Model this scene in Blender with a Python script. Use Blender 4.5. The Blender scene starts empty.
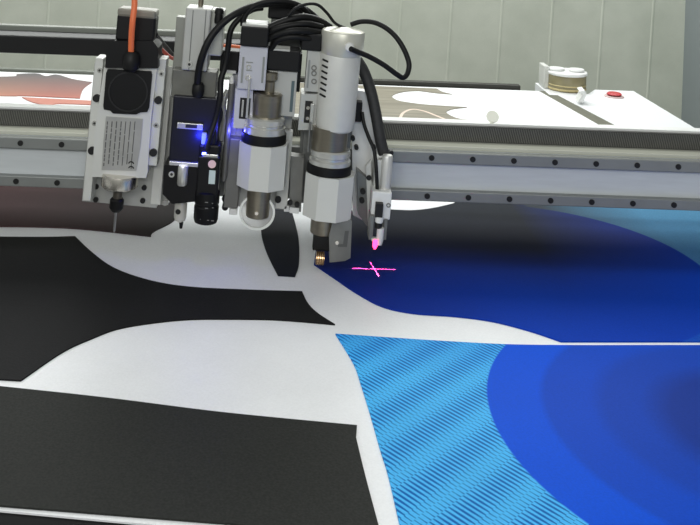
import bpy, bmesh, math
from mathutils import Vector, Matrix
C = bpy.context.scene.collection
PI = math.pi

# ------------------------------------------------------------------ survey of the place
F_PX = 960.0; PX, PY = 300.0, -110.0; ROLL = 0.036; H = 0.53
cr, sr = math.cos(ROLL), math.sin(ROLL)
def W(x, y, Y):
    """the point at depth Y seen at photo position x, y"""
    dx, dy = x - PX, y - PY
    return Vector(((dx*cr + dy*sr)/F_PX*Y, Y, H - (-dx*sr + dy*cr)/F_PX*Y))
def T(x, y, z=0.0):
    """the point of the table top seen at photo position x, y"""
    dx, dy = x - PX, y - PY
    u, v = dx*cr + dy*sr, -dx*sr + dy*cr
    Y = (H - z)*F_PX/v
    return Vector((u/F_PX*Y, Y, z))

# ------------------------------------------------------------------ materials
MATS = {}
def S(r, g, b):
    f = lambda c: (c/255/12.92) if c/255 <= .04045 else ((c/255 + .055)/1.055)**2.4
    return (f(r), f(g), f(b), 1)
def mat(name, col, rough=.5, metal=0., noise=0., nscale=60., bump=0., emit=None, estr=0., spec=.5,
        trans=0., alpha=1., aniso=None):
    if name in MATS: return MATS[name]
    m = bpy.data.materials.new(name); m.use_nodes = True; MATS[name] = m
    nt = m.node_tree; b = nt.nodes['Principled BSDF']
    b.inputs['Base Color'].default_value = col
    b.inputs['Roughness'].default_value = rough
    b.inputs['Metallic'].default_value = metal
    b.inputs['Specular IOR Level'].default_value = spec
    if trans: b.inputs['Transmission Weight'].default_value = trans
    if emit:
        b.inputs['Emission Color'].default_value = emit; b.inputs['Emission Strength'].default_value = estr
    if noise or bump:
        tc = nt.nodes.new('ShaderNodeTexCoord'); mp = nt.nodes.new('ShaderNodeMapping')
        nt.links.new(tc.outputs['Object'], mp.inputs['Vector'])
        if aniso: mp.inputs['Scale'].default_value = aniso
        n = nt.nodes.new('ShaderNodeTexNoise'); n.inputs['Scale'].default_value = nscale
        n.inputs['Detail'].default_value = 4
        nt.links.new(mp.outputs['Vector'], n.inputs['Vector'])
        if noise:
            mr = nt.nodes.new('ShaderNodeMapRange')
            mr.inputs['From Min'].default_value = .3; mr.inputs['From Max'].default_value = .7
            mr.inputs['To Min'].default_value = 1 - noise; mr.inputs['To Max'].default_value = 1 + noise
            nt.links.new(n.outputs['Fac'], mr.inputs['Value'])
            mx = nt.nodes.new('ShaderNodeVectorMath'); mx.operation = 'SCALE'
            mx.inputs[0].default_value = col[:3]
            nt.links.new(mr.outputs['Result'], mx.inputs['Scale'])
            nt.links.new(mx.outputs['Vector'], b.inputs['Base Color'])
        if bump:
            bp = nt.nodes.new('ShaderNodeBump'); bp.inputs['Strength'].default_value = bump
            bp.inputs['Distance'].default_value = .001
            nt.links.new(n.outputs['Fac'], bp.inputs['Height']); nt.links.new(bp.outputs['Normal'], b.inputs['Normal'])
    return m
M = dict(
    plate=mat('machined_aluminium', S(186,187,183), .42, .3, noise=.05, nscale=25),
    plate_dark=mat('grey_anodised', S(120,122,120), .45, .4, noise=.06, nscale=25),
    body=mat('painted_light_grey', S(211,212,207), .4, 0, noise=.02, nscale=20),
    white=mat('satin_white', S(232,233,231), .35, 0, noise=.02),
    beam=mat('beam_aluminium', S(208,213,215), .42, .05, noise=.04, nscale=6, aniso=(3,10,30)),
    cream=mat('cream_paint', S(198,199,186), .5, 0, noise=.03, nscale=10),
    rail=mat('ground_steel_rail', S(140,143,141), .45, .25, noise=.05, nscale=30),
    rack=mat('rack_steel', S(100,100,95), .55, .2, noise=.1, nscale=80),
    rackgap=mat('rack_root', S(72,72,69), .7, .2),
    black=mat('black_plastic', S(13,13,15), .45, 0, noise=.1, nscale=60, spec=.3),
    rubber=mat('black_rubber', S(16,16,16), .5, 0, spec=.3),
    hose=mat('dark_grey_braided_hose', S(46,46,46), .6, 0, noise=.2, nscale=200),
    navy=mat('navy_anodised', S(5,6,26), .4, .1),
    steel=mat('polished_steel', S(215,210,200), .25, 1),
    satin=mat('satin_steel', S(212,212,206), .25, .6, noise=.04),
    taupe=mat('taupe_metal', S(134,128,114), .3, .7, noise=.06, nscale=30, aniso=(1,1,8)),
    gun=mat('gunmetal', S(105,100,92), .3, .7),
    mid=mat('mid_grey_metal', S(122,122,118), .4, .4, noise=.08, nscale=60),
    copper=mat('brass_bearing', S(205,170,125), .25, .8),
    ring=mat('milky_acrylic_rim', S(232,234,230), .3, 0),
    orange=mat('orange_jacket', S(238,120,72), .45, 0),
    red=mat('red_plastic', S(190,40,48), .4, 0),
    olive=mat('dark_cutting_felt', S(104,104,90), .8, 0, noise=.12, nscale=80),
    frame=mat('table_frame_white', S(236,238,240), .4, 0),
    frameblack=mat('table_front_black', S(5,5,6), .6, 0, spec=.1),
    grey_lip=mat('grey_cover', S(128,132,124), .5, .2),
    floor=mat('floor_concrete', S(110,112,110), .7, 0, noise=.1, nscale=4),
    wallside=mat('side_panel_grey', S(142,150,152), .6, 0, noise=.03, nscale=5),
    silver=mat('silver_label_foil', S(186,186,182), .35, .4, noise=.08, nscale=60),
    ink=mat('label_ink', S(92,92,90), .6, 0),
    inkblack=mat('black_ink', S(14,14,14), .6, 0),
    pink=mat('pink_sticker', S(240,205,210), .5, 0),
    tape=mat('tan_tape', S(200,184,134), .5, 0, noise=.1),
    tubglass=mat('olive_translucent_plastic', S(140,132,100), .35, 0, noise=.15, nscale=20),
    led=mat('blue_led', S(60,80,255), .4, emit=(.12,.16,1,1), estr=14),
    lasered=mat('laser_aperture', S(255,60,110), .4, emit=(1,.04,.16,1), estr=5),
    glass=mat('clear_acrylic', (.9,.9,.88,1), .2, 0, trans=.65),
    tip=mat('screw_steel', S(160,160,158), .3, .8),
    bit=mat('bit_grey', S(150,150,150), .35, .5),
)

# node helpers for prints
class N:
    def __init__(s, name, rough=.42, spec=.5):
        s.m = bpy.data.materials.new(name); s.m.use_nodes = True; s.nt = s.m.node_tree
        s.b = s.nt.nodes['Principled BSDF']; s.b.inputs['Roughness'].default_value = rough
        s.b.inputs['Specular IOR Level'].default_value = spec
        tc = s.nt.nodes.new('ShaderNodeTexCoord'); sx = s.nt.nodes.new('ShaderNodeSeparateXYZ')
        s.tc = tc
        s.nt.links.new(tc.outputs['Object'], sx.inputs[0]); s.x, s.y = sx.outputs[0], sx.outputs[1]
        # fine weave
        n = s.nt.nodes.new('ShaderNodeTexNoise'); n.inputs['Scale'].default_value = 420; n.inputs['Detail'].default_value = 2
        s.nt.links.new(tc.outputs['Object'], n.inputs['Vector']); s.weave = n.outputs['Fac']
        n2 = s.nt.nodes.new('ShaderNodeTexNoise'); n2.inputs['Scale'].default_value = 9; n2.inputs['Detail'].default_value = 3
        s.nt.links.new(tc.outputs['Object'], n2.inputs['Vector']); s.cloud = n2.outputs['Fac']
    def val(s, v, sock):
        if isinstance(v, (int, float)): sock.default_value = v
        else: s.nt.links.new(v, sock)
    def m1(s, op, a, b=0., c=0., clamp=False):
        n = s.nt.nodes.new('ShaderNodeMath'); n.operation = op; n.use_clamp = clamp
        s.val(a, n.inputs[0]); s.val(b, n.inputs[1]); s.val(c, n.inputs[2]); return n.outputs[0]
    def lin(s, v, a, b, c=0., d=1.):
        n = s.nt.nodes.new('ShaderNodeMapRange'); s.val(v, n.inputs['Value'])
        n.inputs['From Min'].default_value = a; n.inputs['From Max'].default_value = b
        n.inputs['To Min'].default_value = c; n.inputs['To Max'].default_value = d; n.clamp = True
        return n.outputs['Result']
    def mix(s, f, a, b):
        n = s.nt.nodes.new('ShaderNodeMix'); n.data_type = 'RGBA'
        s.val(f, n.inputs[0])
        for v, k in ((a, 6), (b, 7)):
            if isinstance(v, tuple): n.inputs[k].default_value = v
            else: s.nt.links.new(v, n.inputs[k])
        return n.outputs[2]
    def dist(s, cx, cy):
        dx = s.m1('SUBTRACT', s.x, cx); dy = s.m1('SUBTRACT', s.y, cy)
        return s.m1('SQRT', s.m1('ADD', s.m1('MULTIPLY', dx, dx), s.m1('MULTIPLY', dy, dy)))
    def out(s, col, weave=.06, bump=.15):
        f = s.lin(s.weave, .3, .7, 1-weave, 1+weave)
        f = s.m1('MULTIPLY', f, s.lin(s.cloud, .3, .7, .97, 1.03))
        n = s.nt.nodes.new('ShaderNodeVectorMath'); n.operation = 'SCALE'
        if isinstance(col, tuple): n.inputs[0].default_value = col[:3]
        else: s.nt.links.new(col, n.inputs[0])
        s.nt.links.new(f, n.inputs['Scale']); s.nt.links.new(n.outputs[0], s.b.inputs['Base Color'])
        bp = s.nt.nodes.new('ShaderNodeBump'); bp.inputs['Strength'].default_value = bump; bp.inputs['Distance'].default_value = .0004
        s.nt.links.new(s.weave, bp.inputs['Height']); s.nt.links.new(bp.outputs[0], s.b.inputs['Normal'])
        return s.m

# ------------------------------------------------------------------ objects
def link(o, parent=None):
    C.objects.link(o)
    if parent: o.parent = parent
    return o
def tag(o, label=None, cat=None, group=None, kind=None):
    for k, v in (('label', label), ('category', cat), ('group', group), ('kind', kind)):
        if v: o[k] = v
    return o
class Fr:
    """local frame of a head: origin on the photo column x at depth Y, tilted by t"""
    def __init__(s, x, y, Y, t=0.):
        s.O = W(x, y, Y); s.t = t
        s.R = Matrix.Rotation(t, 3, 'Y'); s.I = s.R.inverted()
    def loc(s, x, y, Y): return s.I @ (W(x, y, Y) - s.O)
class B:
    def __init__(s, fr=None): s.bm = bmesh.new(); s.fr = fr
    def _add(s, tmp):
        me = bpy.data.meshes.new('t'); tmp.to_mesh(me); tmp.free(); s.bm.from_mesh(me); bpy.data.meshes.remove(me); return s
    def raw(s, c, size, bev=0.0006):
        t = bmesh.new(); bmesh.ops.create_cube(t, size=1)
        bmesh.ops.scale(t, vec=Vector(size), verts=t.verts)
        b = min(bev, min(size)*.3)
        if b > 0: bmesh.ops.bevel(t, geom=t.edges[:], offset=b, segments=2, affect='EDGES', profile=.5)
        bmesh.ops.translate(t, vec=Vector(c), verts=t.verts); return s._add(t)
    def box(s, x0, y0, x1, y1, Y, d, bev=.0008):
        k = Y/F_PX; c = s.fr.loc((x0+x1)/2, (y0+y1)/2, Y)
        return s.raw(c + Vector((0, d/2, 0)), ((x1-x0)*k, d, (y1-y0)*k), bev)
    def lathe(s, prof, cx, cy, Yc, seg=40, nfac=None, rot=0.):
        """upright turned body: prof = [(photo y, radius px)], axis through cx,cy at depth Yc"""
        k = Yc/F_PX; c = s.fr.loc(cx, cy, Yc); t = bmesh.new(); n = nfac or seg; rings = []
        c.z += max(r for _, r in prof)*k*(cy - PY)/F_PX      # y is read on the front of the body
        for (y, r) in prof:
            z = c.z + (cy - y)*k
            rings.append([t.verts.new((c.x + r*k*math.cos(2*PI*i/n + rot), c.y + r*k*math.sin(2*PI*i/n + rot), z)) for i in range(n)])
        for a, b in zip(rings, rings[1:]):
            for i in range(n):
                f = t.faces.new((a[i], b[i], b[(i+1) % n], a[(i+1) % n])); f.smooth = nfac is None
        t.faces.new(rings[0]); t.faces.new(rings[-1][::-1])
        bmesh.ops.recalc_face_normals(t, faces=t.faces)
        if nfac is None:
            for e in t.edges:
                if len(e.link_faces) == 2 and e.calc_face_angle(0) > .6: e.smooth = False
        return s._add(t)
    def disc(s, cx, cy, r, Y, d, r2=None, seg=28, hole=0.):
        """front facing cylinder"""
        k = Y/F_PX; c = s.fr.loc(cx, cy, Y); t = bmesh.new(); r2 = r if r2 is None else r2
        R = lambda rr, yy: [t.verts.new((c.x + rr*k*math.cos(2*PI*i/seg), c.y + yy, c.z + rr*k*math.sin(2*PI*i/seg))) for i in range(seg)]
        a, b = R(r, 0), R(r2, d)
        def band(p, q):
            for i in range(seg):
                f = t.faces.new((p[i], q[i], q[(i+1) % seg], p[(i+1) % seg]))
            return
        band(a, b)
        if hole:
            h0, h1 = R(hole, 0), R(hole, d); band(h0, h1); band(a, h0); band(b, h1)
        else: t.faces.new(a); t.faces.new(b)
        bmesh.ops.recalc_face_normals(t, faces=t.faces)
        for f in t.faces:
            if abs(f.normal.y) < .5: f.smooth = True
        for e in t.edges:
            if len(e.link_faces) == 2 and e.calc_face_angle(0) > .6: e.smooth = False
        return s._add(t)
    def prism(s, pts, Y, d):
        """outline in photo x,y at depth Y, extruded back by d"""
        P = [s.fr.loc(x, y, Y) for x, y in pts]; return s.ext(P, Vector((0, d, 0)))
    def ext(s, P, v):
        t = bmesh.new(); a = [t.verts.new(p) for p in P]; b = [t.verts.new(p + v) for p in P]; n = len(P)
        for i in range(n): t.faces.new((a[i], a[(i+1) % n], b[(i+1) % n], b[i]))
        t.faces.new(a[::-1]); t.faces.new(b); bmesh.ops.recalc_face_normals(t, faces=t.faces); return s._add(t)
    def tube(s, P, r, seg=12, r1=None):
        t = bmesh.new(); n = len(P); prev = None; up = Vector((0, 1, 0)); rings = []
        for i, p in enumerate(P):
            d = (P[min(i+1, n-1)] - P[max(i-1, 0)]).normalized()
            a = (up - d*up.dot(d))
            if a.length < 1e-4: a = Vector((1, 0, 0))
            a.normalize(); up = a; b = d.cross(a)
            rr = r if r1 is None else r + (r1-r)*i/(n-1)
            rings.append([t.verts.new(p + (a*math.cos(2*PI*j/seg) + b*math.sin(2*PI*j/seg))*rr) for j in range(seg)])
        for a, b in zip(rings, rings[1:]):
            for j in range(seg):
                f = t.faces.new((a[j], b[j], b[(j+1) % seg], a[(j+1) % seg])); f.smooth = True
        t.faces.new(rings[0]); t.faces.new(rings[-1]); bmesh.ops.recalc_face_normals(t, faces=t.faces)
        return s._add(t)
    def make(s, name, m, parent=None, shift=None):
        if shift is not None: bmesh.ops.translate(s.bm, vec=-shift, verts=s.bm.verts)
        me = bpy.data.meshes.new(name); s.bm.to_mesh(me); s.bm.free(); me.materials.append(m)
        o = bpy.data.objects.new(name, me)
        if shift is not None: o.location = shift
        return link(o, parent)
def spline(P, k=10):
    P = [Vector(p) for p in P]; out = []; n = len(P)
    if n < 3: return P
    for i in range(n-1):
        p0, p1, p2, p3 = P[max(i-1, 0)], P[i], P[i+1], P[min(i+2, n-1)]
        for j in range(k):
            t = j/k
            out.append(.5*((2*p1) + (p2-p0)*t + (2*p0-5*p1+4*p2-p3)*t*t + (3*p1-p0-3*p2+p3)*t**3))
    out.append(P[-1]); return out
def root(name, fr, label, cat, group=None):
    o = bpy.data.objects.new(name, None); o.empty_display_size = .02
    o.location = fr.O; o.rotation_euler = (0, fr.t, 0); link(o); return tag(o, label, cat, group)
def copy_at(o, parent, off, name=None):
    c = o.copy(); C.objects.link(c); c.parent = parent; c.location = Vector(o.location) + off; return c

# ------------------------------------------------------------------ room
def struct(o): o['kind'] = 'structure'; return o
wf = N('painted_corrugated_sheet', .55, .3)
ww = wf.out(wf.mix(wf.lin(wf.cloud, .3, .7), S(212,217,202), S(220,224,210)), .02, .05)
WY = 3.25
b = B(); lean = .03
b.raw((-.2, WY+.05, .6), (5.2, .04, 3.0), 0)
x = -2.6; k = 0
while x < 1.32:
    # shallow ribs of the sheet
    P = [Vector((x, WY+.03, -.9)), Vector((x+.003, WY+.0285, -.9)), Vector((x+.007, WY+.0285, -.9)), Vector((x+.010, WY+.03, -.9))]
    b.ext(P, Vector((lean*3.0, 0, 3.0))); x += .172
struct(b.make('wall_back', ww))
b = B(); b.raw((1.345, WY-.28, .6), (.03, .66, 3.0), 0); b.raw((1.96, WY-.6, .6), (1.2, .03, 3.0), 0)
struct(b.make('wall_right', M['wallside']))
b = B(); b.raw((0, 1.2, -.86), (5.6, 5.2, .04), 0); struct(b.make('floor', M['floor']))

# ------------------------------------------------------------------ cutting table
XR = .93; XL = -1.25; YF = .66; YB = T(515, 90).y
class G:  # world frame
    O = Vector((0, 0, 0)); t = 0
    @staticmethod
    def loc(x, y, Y): return W(x, y, Y)
tb = bpy.data.objects.new('cutting_table', None); link(tb); tb.location = (0, 1.6, -.84)
tag(tb, 'large flatbed cutting table with white side frame and dark bed under the printed sheets', 'table')
SH = Vector((0, 1.6, -.84))
def tpart(bb, name, m): return bb.make(name, m, tb).__setattr__('location', -SH)
XS0 = T(571, 110).x; XS1 = T(586, 110).x
def xon(a, b, Y): return a.x + (b.x-a.x)*(Y-a.y)/(b.y-a.y)
E0 = lambda Y: xon(T(544, 94.5), T(598, 125), Y)      # edge of the white sheet
E1 = lambda Y: xon(T(556, 94.5), T(616, 126), Y)      # edge of the white side frame
b = B(); b.raw(((XL+.80)/2, (.84+YB)/2, -.04), (.80-XL, YB-.84, .08), .001); tpart(b, 'bed', M['olive'])
b = B(); b.raw(((XL+XS1)/2, (YF-.04+.84)/2, -.05), (XS1-XL, .84-YF+.04, .10), .002); tpart(b, 'front_rail', M['frameblack'])
b = B()
YE = YB-.025; ins = .082
b.ext([Vector((E1(1.6), YF, .0012)), Vector((XR-.02, YF, .0012)), Vector((XR-.02, YE, .0012)), Vector((E1(YE), YE, .0012)), Vector((E1(1.6), 1.6, .0012))], Vector((0, 0, -.02)))
b.raw((XR-.02, (YF+YE)/2, -.05), (.04, YE-YF, .1), .002)
P = [Vector((XR-.125, YF, .0)), Vector((XR-.105, YF, .014)), Vector((XR, YF, .014)), Vector((XR, YF, .0))]
b.ext(P, Vector((0, YE-YF, 0))); tpart(b, 'side_frame', M['frame'])
b = B(); b.raw((.745, YB+.03, -.019), (.10, .16, .04), .001); tpart(b, 'corner_shelf', M['frame'])
xm = T(250, 86).x
b = B(); b.raw(((xm + T(516, 86).x)/2, YB+.012, .003), (T(516, 86).x-xm, .024, .020), .003); tpart(b, 'rear_rail', mat('dark_rear_rail', S(52,52,47), .5, .2))
b = B(); b.raw(((xm + XL)/2, YB+.012, .000), (xm-XL, .024, .018), .003); tpart(b, 'rear_strip', M['grey_lip'])
for sx in (XL+.06, XR-.06):
    for sy in (YF+.06, YB-.06):
        b = B(); b.raw((sx, sy, -.465), (.08, .08, .75), .003); tpart(b, 'leg', M['frame'])

# ------------------------------------------------------------------ sheets lying on the table
def flat(segs, z0, z1, name, m, label, cat, group=None, px=True):
    pts = []
    for sgm in segs:
        q = [T(x, y, z1) for x, y in sgm] if px else [Vector((x, y, z1)) for x, y in sgm]
        sp = spline(q, 8) if len(q) > 2 else q
        for p in sp:
            if not pts or (pts[-1]-p).length > 1e-5: pts.append(p)
    if (pts[0]-pts[-1]).length < 1e-5: pts.pop()
    c = sum(pts, Vector())/len(pts); c.z = z0
    b = B(); b.ext([Vector((p.x, p.y, z0)) for p in pts], Vector((0, 0, z1-z0)))
    m = m(c) if callable(m) else m
    o = b.make(name, m, None, c)
    return tag(o, label, cat, group)
def m_white(c):
    n = N('white_fabric', .42, .5)
    return n.out(S(240,241,243), .03, .2)
fr1, fr2 = T(0, 515), T(100, 524)
sl = (fr2.y-fr1.y)/(fr2.x-fr1.x)
yl = lambda X: fr1.y + sl*(X-fr1.x)
flat([[(XL+.05, yl(XL+.05)), (.12, yl(.12)), (E0(1.6), YF+.012)], [(E0(1.6), YF+.012), (E0(1.6), 1.6)], [(E0(1.6), 1.6), (E0(YB-.01), YB-.01)], [(E0(YB-.01), YB-.01), (XL+.05, YB-.01)], [(XL+.05, YB-.01), (XL+.05, yl(XL+.05))]],
     0, .0016, 'fabric_sheet', m_white, 'white fabric sheet covering the whole bed under the cut pieces', 'sheet', px=False)
def m_black(nm, col, rough=.5):
    def f(c):
        n = N(nm, rough, .03); return n.out(col, .16, .3)
    return f
Z0, Z1 = .0016, .0034
flat([[(-330,232),(0,236.5),(75,236)], [(75,236),(92,252),(115,268),(150,280),(190,286.5),(250,289.5),(302,291)], [(302,291),(308,303),(318,313),(335,324)],
      [(335,324),(280,319.5),(230,318.5),(180,319.5),(124,327),(92,338),(62,352),(21,380)], [(21,380),(-330,360)], [(-330,360),(-330,232)]],
     Z0, Z1, 'cut_panel', m_black('black_print_a', S(31,31,32), .5), 'long black cut panel with a pointed right tip, in front of the tool heads', 'fabric panel', )
flat([[(-330,352),(0,386),(111,398),(223,412),(357,425)], [(357,425),(356,437)], [(356,437),(366,478),(384,545)], [(384,545),(240,524)], [(240,524),(0,505)], [(0,505),(-330,479)], [(-330,479),(-330,352)]],
     Z0, Z1, 'cut_panel', m_black('black_print_b', S(48,49,47), .5), 'charcoal cut panel along the front edge of the table, nearest the viewer', 'fabric panel')
def m_red(c):
    n = N('dusky_red_grey_print', .5, .02)
    f = n.lin(n.x, -.62-c.x, -.2-c.x)
    return n.out(n.mix(f, S(88,62,64), S(48,43,44)), .08)
flat([[(-330,226),(-60,226),(0,226),(73,228),(151,236)], [(151,236),(154,231),(175,219),(185,200)], [(185,200),(190,172),(-330,160)], [(-330,160),(-330,226)]],
     Z0, Z1, 'cut_panel', m_red, 'dusky red to grey cut panel passing beneath the gantry at left', 'fabric panel')
flat([[(264,205),(261,228),(266,250),(278,275)],[(278,275),(295,276)],[(295,276),(299,262),(298,235),(290,205)],[(290,205),(264,205)]],
     Z0, Z1, 'cut_panel', m_black('black_navy_print', S(22,24,36), .5), 'small dark tongue shaped panel between wheel head and knife head', 'fabric panel')
cE = T(540, 250)
def m_blueback(c):
    n = N('blue_ombre_print_and_reflection', .5, .02)
    d = n.dist(.3372-c.x, 1.3814-c.y)
    # print gradient, reflection partly painted in: dark middle, blue towards front and right
    fy = n.lin(n.y, 1.17-c.y, 1.44-c.y); fy = n.m1('POWER', fy, 1.1)
    ins = n.mix(fy, S(4,58,172), S(24,29,58))
    fr = n.lin(n.y, 1.40-c.y, 1.60-c.y)
    ins = n.mix(fr, ins, S(42,46,54))
    fx = n.lin(n.x, .38-c.x, .60-c.x, 0, .85); ins = n.mix(fx, ins, S(4,56,168))
    fl = n.m1('MULTIPLY', n.lin(n.x, .32-c.x, .04-c.x, 0, .75), n.lin(n.y, 1.5-c.y, 1.33-c.y))
    ins = n.mix(fl, ins, S(18,34,118))
    edge = n.m1('MULTIPLY', n.lin(d, .2655, .2675), n.lin(n.x, .4-c.x, .41-c.x))
    far = n.mix(n.lin(n.y, 1.2-c.y, 1.5-c.y), S(18,74,178), n.mix(n.lin(n.x, .43-c.x, .60-c.x), S(60,66,72), S(84,140,176)))
    return n.out(n.mix(edge, ins, far), .08)
flat([[(314,264),(336,279),(357,293),(382,306),(413,312.8),(456,316),(493,321),(530,330.5),(561,341)], [(561,341),(900,341)], [(900,341),(900,180),(470,176)], [(470,176),(458,199),(446,205),(415,210),(375,209),(330,212)], [(330,212),(318,240),(314,264)]],
     Z0, Z1, 'cut_panel', m_blueback, 'navy blue printed panel with dark middle, under the laser cross', 'fabric panel')
cR = (.5003, .9718)
def m_rings(c):
    n = N('light_blue_hatch_and_rings_print', .5, .03)
    # hatch: short oblique strokes in rows
    a = math.radians(47)
    X, Y = n.x, n.y
    t = n.m1('ADD', n.m1('MULTIPLY', X, math.cos(a)), n.m1('MULTIPLY', Y, math.sin(a)))
    s = n.m1('ADD', n.m1('MULTIPLY', X, -math.sin(a)), n.m1('MULTIPLY', Y, math.cos(a)))
    rw = .0480; g = n.m1('FRACT', n.m1('DIVIDE', s, rw))
    mid = n.m1('MULTIPLY', n.m1('GREATER_THAN', g, .60), n.m1('LESS_THAN', g, .82))
    tt = n.m1('FRACT', n.m1('ADD', n.m1('DIVIDE', t, .0056), n.m1('ADD', n.m1('MULTIPLY', mid, .5), n.m1('MULTIPLY', g, -.8))))
    ab = n.m1('ABSOLUTE', n.m1('SUBTRACT', tt, .5))
    th = n.m1('ADD', .16, n.m1('MULTIPLY', n.m1('COSINE', n.m1('MULTIPLY', n.m1('SUBTRACT', g, .30), 2*PI)), .085))
    stroke = n.lin(n.m1('SUBTRACT', th, ab), -.05, .05)
    hatch = n.mix(stroke, S(80,190,252), S(6,98,182))
    hatch = n.mix(n.lin(n.y, 1.05-c.y, 1.14-c.y, 0, .35), hatch, S(30,120,215))
    d = n.dist(cR[0]-c.x, cR[1]-c.y)
    r1, r2, r3, r4 = .2867, .2275, .170, .110
    col = n.mix(n.lin(d, r1-.001, r1+.001), S(0,82,220), hatch)
    col = n.mix(n.lin(d, r2+.006, r2-.002), col, S(8,72,196))
    col = n.mix(n.lin(d, r3+.012, r3-.006), col, S(14,66,178))
    col = n.mix(n.lin(d, r4+.02, r4-.012), col, S(18,54,146))
    return n.out(col, .06)
flat([[(335.5,333.5),(400,338),(450,341.2),(510,344.2),(580,345),(700,345),(900,346)], [(900,346),(900,640),(430,640)], [(430,640),(412,570),(400,525),(388,474),(380,448),(369.6,411.6),(361,384),(355,366),(346,350),(335.5,333.5)]],
     Z0, Z1, 'cut_panel', m_rings, 'light blue hatched panel with concentric darker blue rings at right front', 'fabric panel')
def m_sal(c):
    n = N('salmon_to_grey_print', .5)
    y0, y1 = T(40, 97).y, T(40, 76).y
    f = n.lin(n.y, y0-c.y, y1-c.y); xx = n.lin(n.x, T(0,85).x-.15-c.x, T(60,85).x-c.x)
    lo = n.mix(xx, S(196,152,120), S(176,104,90))
    return n.out(n.mix(n.m1('POWER', f, .65), lo, S(100,96,98)), .05)
g1 = flat([[(-150,74),(0,76.6),(18,74),(36.6,73.4),(46,76),(57,74.5),(73,79),(92,82)], [(92,82),(84,88),(81,94),(80,98)], [(80,98),(23,95.5),(0,95.5),(-150,92)], [(-150,92),(-150,74)]],
     Z0, Z1, 'cut_panel', m_sal, 'salmon to grey wavy edged panel on the table behind the gantry at left', 'fabric panel')
def m_sal2(c):
    n = N('salmon_print', .5); return n.out(S(196,126,110), .05)
flat([[(22,97),(50,98.5),(130,102.5)], [(130,102.5),(120,107)], [(120,107),(91,104.5),(59,103.5),(50,105),(41,104),(30,101),(22,97)]],
     Z0, Z1, 'cut_panel', m_sal2, 'narrow salmon pink panel in front of the wavy edged panel', 'fabric panel')
def m_brown(c):
    n = N('taupe_wood_print', .5)
    w = n.nt.nodes.new('ShaderNodeTexNoise'); w.inputs['Scale'].default_value = 6
    mp = n.nt.nodes.new('ShaderNodeMapping'); mp.inputs['Scale'].default_value = (1, 9, 1)
    n.nt.links.new(n.tc.outputs['Object'], mp.inputs[0]); n.nt.links.new(mp.outputs[0], w.inputs['Vector'])
    return n.out(n.mix(n.lin(w.outputs['Fac'], .3, .7), S(118,112,98), S(146,140,124)), .06)
gp = flat([[(240,80),(437,88.5)],[(437,88.5),(442,91.5),(452,94)],[(452,94),(435,92.6),(419,90.6),(405,91.3),(396,93.5),(392,96.4),(396,99.5),(404,101.6),(426,104.4),(467,107)],
      [(467,107),(455,108.3),(448,110.3),(446.5,112.5),(452,116),(462,119),(490,121.5)],[(490,121.5),(490,130)],[(490,130),(240,124)],[(240,124),(240,80)]],
     Z0, Z1, 'cut_panel', m_brown, 'taupe wood toned panel with rounded white cut-outs on the table behind the gantry', 'fabric panel')
b = B()
P = spline([T(x, y, .0036) for x, y in [(400,119),(403,113),(412,109.2),(424,111),(436,115.5),(447,120)]], 8)
t = bmesh.new(); 
Lf = []; Rt = []
for i, p in enumerate(P):
    d = (P[min(i+1,len(P)-1)]-P[max(i-1,0)]).normalized(); nrm = Vector((-d.y, d.x, 0))*.0035
    Lf.append(p+nrm); Rt.append(p-nrm)
b.ext(Lf + Rt[::-1], Vector((0,0,-.0006)))
o = b.make('printed_curve', mat('pale_pink_print', S(226,205,190), .5), None, gp.location.copy()); o.parent = gp; o.location = (0,0,0); o['label'] = 'pale pink curved line'

# white disc added for a bright spot on the beam top
# ------------------------------------------------------------------ gantry
YG = 1.44
def zg(y): return W(669, y, YG).z
zR2b, zR2t, zR1b, zR1t, zC, zK = zg(207.6), zg(197), zg(170), zg(158.5), W(669,150,YG+.027).z, W(669,134,YG+.027).z
GX0, GX1 = -1.32, 1.02
gn = bpy.data.objects.new('gantry_beam', None); link(gn); GO = Vector((0, 1.5, zR2b)); gn.location = GO
tag(gn, 'long aluminium gantry beam with two guide rails and a toothed rack spanning the table', 'gantry')
def gpart(bb, name, m):
    o = bb.make(name, m, gn); o.location = -GO; return o
gx = (GX0+GX1)/2; gw = GX1-GX0
b = B(); b.raw((gx, YG+.09, (zR2b+zR1t)/2+.002), (gw, .18, zR1t-zR2b-.004), .002); gpart(b, 'beam_body', M['beam'])
b = B(); b.raw((gx, YG+.055, (zR1t+zC)/2), (gw, .108, zC-zR1t), .001); gpart(b, 'top_plate', M['cream'])
b = B(); b.raw((gx, YG+.0485, (zC+zK)/2+.0012), (gw, .022, zK-zC+.004), .0006); gpart(b, 'back_strip', M['white'])
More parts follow.
